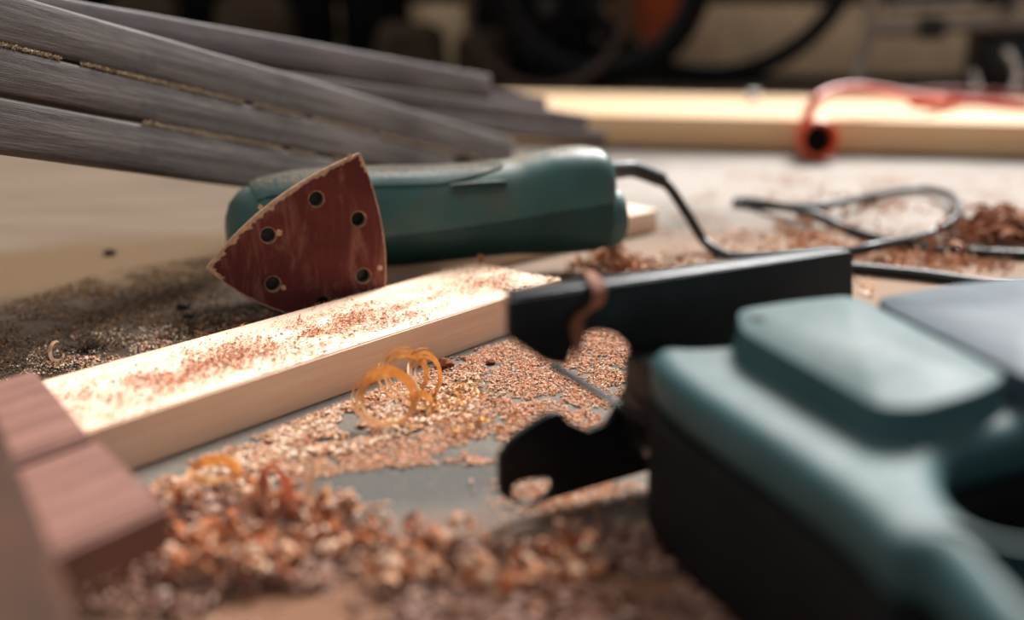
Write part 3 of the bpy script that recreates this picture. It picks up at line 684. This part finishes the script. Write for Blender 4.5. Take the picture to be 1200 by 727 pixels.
def tapered(pts, z0, z1, grow, mat, n=3):
    top = [V(p_) for p_ in roundpoly([(at(x, y, z1).x, at(x, y, z1).y) for x, y in pts], .007)]; c_ = V((0, 0))
    for p_ in top: c_ += p_
    c_ /= len(top); S = []
    for k, (dz, g_) in enumerate(((1, -.5), (.995, -.012), (.98, -.006), (.93, -.001), (.85, .002), (.5, .02*grow*4), (.15, grow), (0, grow*1.7))):
        ring = []
        for p_ in top:
            d = (p_-c_); f_ = .02 if k == 0 else 1; q = c_ + d*f_ + (d.normalized()*(g_ if k and abs(g_) < .2 else 0)*1.0 if k >= 5 else d*(g_ if k else 0))
            ring.append(V((q.x, q.y, lerp(z0, z1, dz))))
        S.append(ring)
    return loft(S, mat, True, 60)
part('motor_cover', tapered(pl1, .068, .0830, .0018, 'jigsaw_green'), jig)
pl2 = [(1026, 349), (1110, 334), (1200, 324), (1330, 322), (1420, 380), (1330, 450), (1205, 444), (1110, 396), (1040, 362)]
part('rear_cover', tapered(pl2, .068, .0825, .0015, plain('jigsaw_grey', (56, 70, 80), .6, .3)), jig)
q = at(888, 373, .0832); part('screw', lathe([(0, .0004), (.0022, .0004), (.003, 0), (.003, -.001), (0, -.001)], 'black_void', 20), jig, Matrix.Translation((q.x, q.y, .0829)))
# trigger inside the handle opening and the saw's own cord
q0, q1 = uv(.16, .22), uv(.21, .21)
part('cord', tube([V((uv(.196, .12)[0], uv(.196, .12)[1], .04)), V((uv(.225, .10)[0], uv(.225, .10)[1], .03)), V((uv(.255, .06)[0], uv(.255, .06)[1], .006)), at(1330, 345, .0042), at(1180, 336, .0042), at(1130, 329, .0042), at(1080, 322, .0042), at(1020, 316, .0042), at(985, 314, .0042), at(900, 318, .0042), at(860, 323, .0042)], .0040, 'black_rubber', 14, 10), jig)
part('trigger', slab([smoothpoly([uv(.075, .200), uv(.105, .200), uv(.108, .188), uv(.09, .183), uv(.078, .190)], 2)], .025, .058, 'black_paint', .002), jig)

# ------------------------------------------------------------ single shavings
def ribbon(path, width, mat, name, lab, cat='shaving', group=None, wdir=None, thick=.00035, n=8, taper=True):
    P = spline(path, n); bm = bmesh.new(); A = []; B = []; N = len(P)
    for i, p_ in enumerate(P):
        u = i/(N-1); w_ = width*(min(1, .25+4*u, .25+4*(1-u)) if taper else 1)/2
        d = wdir(u) if callable(wdir) else V(wdir or (0, 0, 1)); A.append(bm.verts.new(p_ - d*w_)); B.append(bm.verts.new(p_ + d*w_))
    for i in range(N-1): bm.faces.new((A[i], A[i+1], B[i+1], B[i]))
    bmesh.ops.solidify(bm, geom=bm.faces[:], thickness=thick)
    bmesh.ops.recalc_face_normals(bm, faces=bm.faces)
    me = bpy.data.meshes.new('m'); bm.to_mesh(me); bm.free(); finish(me, mat, 60)
    c_ = P[0].copy(); me.transform(Matrix.Translation(-c_))
    return tag(part(name, me, None, Matrix.Translation(c_)), lab, cat, group)
def coil(px, py, rx, rz, depth, turns, width, name, lab, mat='golden_shaving', tilt=.35, yaw=0, shrink=.45, seed=1, group=None, thick=.0003):
    """a spiral shaving standing on its edge; its base is at the pixel's ground point"""
    r = random.Random(seed); g = at(px, py, 0); X = V((math.cos(yaw), math.sin(yaw), 0)); Yd = V((-X.y, X.x, 0)); Z = (V((0, 0, 1))*math.cos(tilt) + Yd*math.sin(tilt)).normalized(); Nn = X.cross(Z).normalized()
    path = []; n = int(turns*14); j = [r.uniform(-1, 1) for _ in range(6)]
    for i in range(n+1):
        u = i/n; a = 2*math.pi*turns*u + 1.2; k = 1 - shrink*u; wob_ = 1 + .06*math.sin(a*1.7+j[0]*3)
        path.append(g + V((0, 0, rz*math.cos(tilt) + width*.5*math.sin(tilt)+.0006)) + X*(rx*k*wob_*math.cos(a) + rx*.12*j[1]*u) + Z*(rz*k*math.sin(a) - rz*.30*u*abs(j[2])) + Nn*(depth*(u-.5)+.0012*math.sin(a*2+j[3])))
    zm = min(p_.z for p_ in path) - width*.5 - .0006
    path = [p_ - V((0, 0, zm)) for p_ in path]
    return ribbon(path, width, mat, name, lab, 'shaving', group, lambda u: (Nn*.42 + (X*math.cos(2*math.pi*turns*u+1.2) + Z*math.sin(2*math.pi*turns*u+1.2))*.90).normalized(), thick, 3)
coil(452, 497, .0150, .0158, .007, 4.2, .0018, 'curled_shaving', 'largest golden curled shaving coiled in front of the batten', tilt=.70, yaw=.10, shrink=.30, seed=2, thick=.0009)
coil(474, 466, .0138, .0140, .006, 2.6, .0018, 'curled_shaving', 'golden looped shaving behind the largest coil, touching the batten', tilt=.6, yaw=.25, shrink=.40, seed=5, thick=.0007)
coil(498, 466, .0085, .0130, .005, 2.6, .0018, 'curled_shaving', 'small golden coil right of the looped shaving, beside the brown crumb', tilt=.5, yaw=.2, shrink=.35, seed=8)
coil(492, 480, .0080, .0040, .006, 1.3, .0032, 'curled_shaving', 'flat golden shaving just right of the largest coil', tilt=.9, yaw=-.4, shrink=.3, seed=12)
coil(253, 570, .0098, .0050, .004, 1.5, .0042, 'curled_shaving', 'lone golden ring shaving near the batten, left of the grey bare patch', tilt=.6, yaw=.1, shrink=.15, seed=3)
M['pink_shaving'] = plain('pink_shaving', (200, 140, 112), .6, .2, var=.2, scale=200)
M['cream_shaving'] = plain('cream_shaving', (232, 204, 176), .5, .3, var=.12, scale=200)
coil(326, 607, .0052, .0100, .003, 1.1, .0050, 'curled_shaving', 'pinkish arched shaving standing up left of the cream hook', 'pink_shaving', .2, .3, .2, 4)
coil(378, 606, .0048, .0105, .003, .9, .0036, 'curled_shaving', 'cream hooked shaving standing up before the grey bare patch', 'cream_shaving', .2, -.2, .2, 14)
coil(68, 425, .0040, .0050, .003, .8, .0020, 'curled_shaving', 'small pale loop shaving beside the dark twiggy clump', 'cream_shaving', .2, .2, .1, 17)
coil(1016, 346, .0045, .0040, .003, 1.1, .0022, 'curled_shaving', 'glossy pale curl on the floor at the shoe end', 'cream_shaving', .4, .1, .2, 19)
# strand draped over the shoe
P0 = sh0 + VV*.0022
def spt(x, y, off=.0025): return onplane(x, y, sh0 + VV*off, VV)
ribbon([spt(686, 322, -.012) + V((0, 0, .002)), spt(694, 330, -.004) + V((0, 0, .0025)), spt(703, 340, .003), spt(698, 358, .004), spt(683, 368, .0035), spt(676, 380, .0025), spt(678, 400, .002), spt(674, 425, .002)], .0060, plain('strand_brown', (176, 120, 90), .7), 'draped_shaving', 'brown shaving strand draped over the black jigsaw shoe', wdir=U)
spk = [at(563, 308, BT)]
ribbon([V((spk[0].x, spk[0].y-.001, BT+.0002)), V((spk[0].x+.0005, spk[0].y-.001, BT+.003)), V((spk[0].x-.0004, spk[0].y, BT+.0062))], .0036, plain('splinter_m', (206, 140, 92), .6), 'wood_splinter', 'upright orange splinter on the far end of the front batten', 'splinter', wdir=(1, 0, 0))

# ------------------------------------------------------------ loose dust, flakes and heaps on the floor (countless)
def region(pts, n, jit=0.0, z=0):
    """random floor points inside a floor polygon whose corners are given by where they lie"""
    P = np.array([tuple(at(x, y, 0))[:2] for x, y in pts]); lo, hi = P.min(0), P.max(0); out = []
    while len(out) < n:
        q = rs.uniform(lo, hi, (n*3, 2)); ins = np.zeros(len(q), bool); j = len(P)-1
        for i in range(len(P)):
            c_ = ((P[i, 1] > q[:, 1]) != (P[j, 1] > q[:, 1])) & (q[:, 0] < (P[j, 0]-P[i, 0])*(q[:, 1]-P[i, 1])/(P[j, 1]-P[i, 1]+1e-12)+P[i, 0]); ins ^= c_; j = i
        out += list(q[ins])
    return np.array(out[:n])
def clump(q, freq, thr, seed=0):
    k = np.array([noise.noise(V((x*freq, y*freq, seed))) + .5*noise.noise(V((x*freq*2.7, y*freq*2.7, seed+9))) for x, y in q]); return q[k > thr], k[k > thr]
def blobs(lst, n):
    """gaussian heaps: (px, py, radius along x, radius along y, weight)"""
    out = []; tot = sum(b[4] for b in lst)
    for px, py, rx, ry, w_ in lst:
        g = at(px, py, 0); m_ = int(n*w_/tot); out.append(np.c_[rs.normal(g.x, rx, m_), rs.normal(g.y, ry, m_)])
    return np.concatenate(out)
bar2 = np.array(bm_.inverted())
def off_batten(q):
    """drop points lying under the battens"""
    x = q[:, 0]*bar2[0, 0] + q[:, 1]*bar2[0, 1] + bar2[0, 3]; y = q[:, 0]*bar2[1, 0] + q[:, 1]*bar2[1, 1] + bar2[1, 3]
    return q[~((x > -.02) & (x < L1+.001) & (y > -.0008) & (y < bw+.001))]
patch = V((at(440, 565, 0).x, at(440, 565, 0).y))
def bare(q, cx, cy, rx, ry, seed=0):
    d = np.sqrt(((q[:, 0]-cx)/rx)**2 + ((q[:, 1]-cy)/ry)**2); k = np.array([d_ + .9*noise.noise(V((x*38, y*38, seed))) for d_, (x, y) in zip(d, q)])
    return q[k > rs.uniform(.82, 1.12, len(q))]
def lay(name, q, s0, s1, pal, h, flat, lab, cat='sawdust', asp=(.25, .7)):
    z = np.abs(rs.normal(0, 1, len(q)))*h + .0003
    return flakes(name, np.c_[q, z], rs.uniform(s0, s1, len(q)), pal, flat, asp, None, lab, cat)
front = [(150, 570), (400, 473), (600, 398), (760, 372), (830, 480), (640, 560), (560, 560), (300, 640), (100, 700)]
q = bare(off_batten(region(front, 52000)), patch.x+.004, patch.y-.004, .052, .020); q, k = clump(q, 45, -.24)
lay('sawdust', q, .0006, .0020, 'mid', .0004, 4.5, 'pinkish sawdust strewn on the floor along the front batten')
q = off_batten(region([(200, 560), (420, 470), (560, 440), (560, 480), (420, 530), (230, 600)], 20000)); q = bare(q, patch.x+.004, patch.y-.004, .055, .022); q, k = clump(q, 60, -.05, 4)
lay('sawdust', q, .0010, .0032, 'pale', .0006, 3, 'paler coarse flakes lying in front of the batten')
q = off_batten(region([(500, 430), (600, 395), (760, 380), (770, 480), (640, 520), (520, 500)], 9000)); q, k = clump(q, 70, .12, 6)
lay('sawdust', q, .0008, .0024, 'mid', .0004, 4.5, 'fine reddish sawdust on the floor behind the jigsaw fork')
q = off_batten(blobs([(520, 478, .010, .009, 2), (548, 470, .010, .010, 1.2), (470, 498, .010, .006, .8), (560, 500, .012, .008, 1)], 170))
curls('shaving_scatter', np.c_[q, np.full(len(q), .0014)], rs.uniform(.0014, .0040, len(q)), 'gold', 10, (.2, .6), None, 'golden and cream bits of shaving on the floor right of the coils', 'shavings', (.2, .6))
q = blobs([(650, 592, .010, .006, 1), (700, 578, .012, .006, 1.2), (610, 520, .004, .004, .2), (628, 572, .010, .010, 1)], 1500)
lay('sawdust', q, .0008, .0024, 'mid', .0005, 3.5, 'sawdust on the strip of floor under the lower prong of the jigsaw shoe')
# heap of curls, foreground
heap = [(120, 620), (260, 575), (350, 600), (470, 640), (620, 650), (760, 620), (860, 660), (900, 760), (500, 800), (60, 800)]
q = region(heap, 3600); q, k = clump(q, 28, -.12, 12); q = bare(q, at(330, 715).x, at(330, 715).y, .030, .012, 5)
zz = np.clip((k[:len(q)] if len(k) >= len(q) else 0), 0, .5)
def hz(q, freq, seed, amp): return np.array([max(0, noise.noise(V((x*freq, y*freq, seed)))+.25)*amp for x, y in q])
curls('shaving_heap', np.c_[q, .001 + hz(q, 28, 12, .007)*rs.uniform(0, 1, len(q))], rs.uniform(.0012, .0034, len(q)), 'red', 9, (.4, 1.4), None, 'heap of pinkish brown shavings in the near foreground', 'shavings')
q = region(heap, 14000); q, k = clump(q, 28, -.34, 12); q = bare(q, at(330, 715).x, at(330, 715).y, .030, .012, 5)
lay('sawdust', q, .0010, .0032, 'red', .0012, 1.6, 'coarse sawdust between the curls of the near heap')
q = region([(150, 600), (330, 570), (470, 640), (700, 660), (700, 700), (200, 700)], 700); q, k = clump(q, 40, -.1, 22); q = bare(q, patch.x+.004, patch.y-.004, .052, .020)
curls('shaving_heap', np.c_[q, .004 + hz(q, 28, 12, .009)], rs.uniform(.0016, .0040, len(q)), 'mid', 10, (.4, 1.2), None, 'loose lighter curls on top of the near heap', 'shavings')
# red-brown heap at right behind the jigsaw
q = blobs([(1150, 283, .012, .020, 2.2), (1190, 280, .016, .020, 3.4), (1140, 300, .02, .012, .8), (1230, 278, .02, .02, 2)], 520)
d = np.exp(-(((q[:, 0]-at(1160, 290).x)/.05)**2 + ((q[:, 1]-at(1160, 290).y)/.05)**2))
curls('shaving_heap', np.c_[q, .002 + d*.024*rs.uniform(0, 1, len(q))], rs.uniform(.006, .0200, len(q)), 'brown', 12, (.10, .35), None, 'tall heap of red brown curls by the cord loop at right', 'shavings', (.12, .40))
q = blobs([(960, 262, .020, .030, 1.2), (945, 280, .010, .010, 1), (1000, 300, .03, .02, 1.4), (1060, 305, .04, .02, 2.0), (1010, 240, .030, .03, 1), (905, 285, .02, .02, .5), (1110, 312, .03, .015, 1), (880, 312, .04, .02, .6)], 800)
curls('shaving_scatter', np.c_[q, np.full(len(q), .002)], rs.uniform(.0010, .0034, len(q)), 'orange', 8, (.4, 1.3), None, 'orange brown curls scattered on the floor around the cord loop', 'shavings')
q = blobs([(722, 312, .010, .012, 3), (712, 318, .012, .010, 1.5), (760, 320, .02, .01, .6)], 420)
curls('shaving_heap', np.c_[q, .002 + .012*np.exp(-(((q[:, 0]-at(722, 312).x)/.009)**2))*rs.uniform(0, 1, len(q))], rs.uniform(.0016, .0040, len(q)), 'orange', 10, (.4, 1.2), None, 'small orange shaving heap on the floor right of the sander', 'shavings')
q = region([(640, 330), (740, 285), (860, 200), (1200, 210), (1300, 330), (1000, 345), (900, 330), (700, 340)], 9000); q, k = clump(q, 16, .10, 31)
lay('sawdust', q, .0010, .0034, 'orange', .0006, 2.5, 'sawdust thinly strewn on the floor right of the sander')
q = region([(740, 250), (900, 200), (1250, 205), (1250, 320), (760, 320)], 5000); q, k = clump(q, 12, -.2, 33)
lay('sawdust', q, .0008, .0024, 'pale', .0005, 2.5, 'pale specks of sawdust on the floor around the cord')
# dark dirt on the left
q = off_batten(region([(-60, 460), (60, 450), (330, 372), (450, 340), (260, 300), (120, 320), (-60, 380)], 22000)); q, k = clump(q, 30, -.3, 41)
lay('floor_dirt', q, .0006, .0019, 'dark', .0005, 2.2, 'dark crumbly dirt on the shaded floor behind the batten', 'dirt')
q = off_batten(region([(-20, 450), (60, 445), (330, 372), (300, 360), (60, 400)], 3000)); q, k = clump(q, 50, -.1, 43)
lay('floor_dirt', q, .0006, .0016, 'beige', .0005, 2.2, 'pale grains among the dark dirt behind the batten', 'dirt')
q = off_batten(region([(40, 448), (200, 410), (330, 372), (310, 366), (170, 395), (60, 425)], 2500)); q, k = clump(q, 60, .0, 44)
lay('floor_dirt', q, .0006, .0020, 'orange', .0005, 2.2, 'orange brown grains close behind the batten', 'dirt')
g = at(105, 412, 0); bm = bmesh.new()
tw = []
for i in range(150):
    a = rnd.uniform(0, 2*math.pi); r = rnd.gauss(0, .006); p0 = V((g.x + math.cos(a)*r*1.5, g.y + math.sin(a)*r, rnd.uniform(.0004, .003)))
    d = V((rnd.gauss(0, 1), rnd.gauss(0, .7), abs(rnd.gauss(0, .9)))).normalized(); L = rnd.uniform(.003, .010); s_ = d.orthogonal().normalized()*.00022; t_ = d.cross(s_)
    vs = [bm.verts.new(p0+s_), bm.verts.new(p0+t_), bm.verts.new(p0-s_-t_), bm.verts.new(p0+d*L+s_*.3+V((0, 0, rnd.uniform(-.001, .001))))]
    for f_ in ((0, 1, 3), (1, 2, 3), (2, 0, 3)): bm.faces.new([vs[x] for x in f_])
me = bpy.data.meshes.new('m'); bm.to_mesh(me); bm.free(); finish(me, 'twig', 60)
tag(part('twig_clump', me, None), 'dark tangled twiggy clump on the floor behind the near batten end', 'clump', None, 'stuff')
for (x, y, r, lab) in ((215, 362, .0042, 'dark crumb on the shaded floor left of the sandpaper'), (221, 374, .0034, 'second dark crumb just before the other, left of the sandpaper'), (129, 299, .0042, 'single dark crumb on the yellow dusty floor beneath the slats'), (575, 427, .0026, 'small brown flake on the sawdust right of the coils, apart from the batten'), (522, 431, .0048, 'red brown crumb against the batten foot')):
    g = at(x, y, 0); bm = bmesh.new(); bmesh.ops.create_icosphere(bm, subdivisions=3, radius=r)
    for v in bm.verts: v.co *= 1 + .5*noise.noise(v.co*400 + V((x, y, 0))); v.co.z = v.co.z*.55 + r*.5
    me = bpy.data.meshes.new('m'); bm.to_mesh(me); bm.free(); finish(me, 'twig' if x < 300 else plain('bark%d' % x, (118, 70, 48), .9, .1), 60)
    tag(part('crumb', me, None, Matrix.Translation((g.x, g.y, 0))), lab, 'crumb')
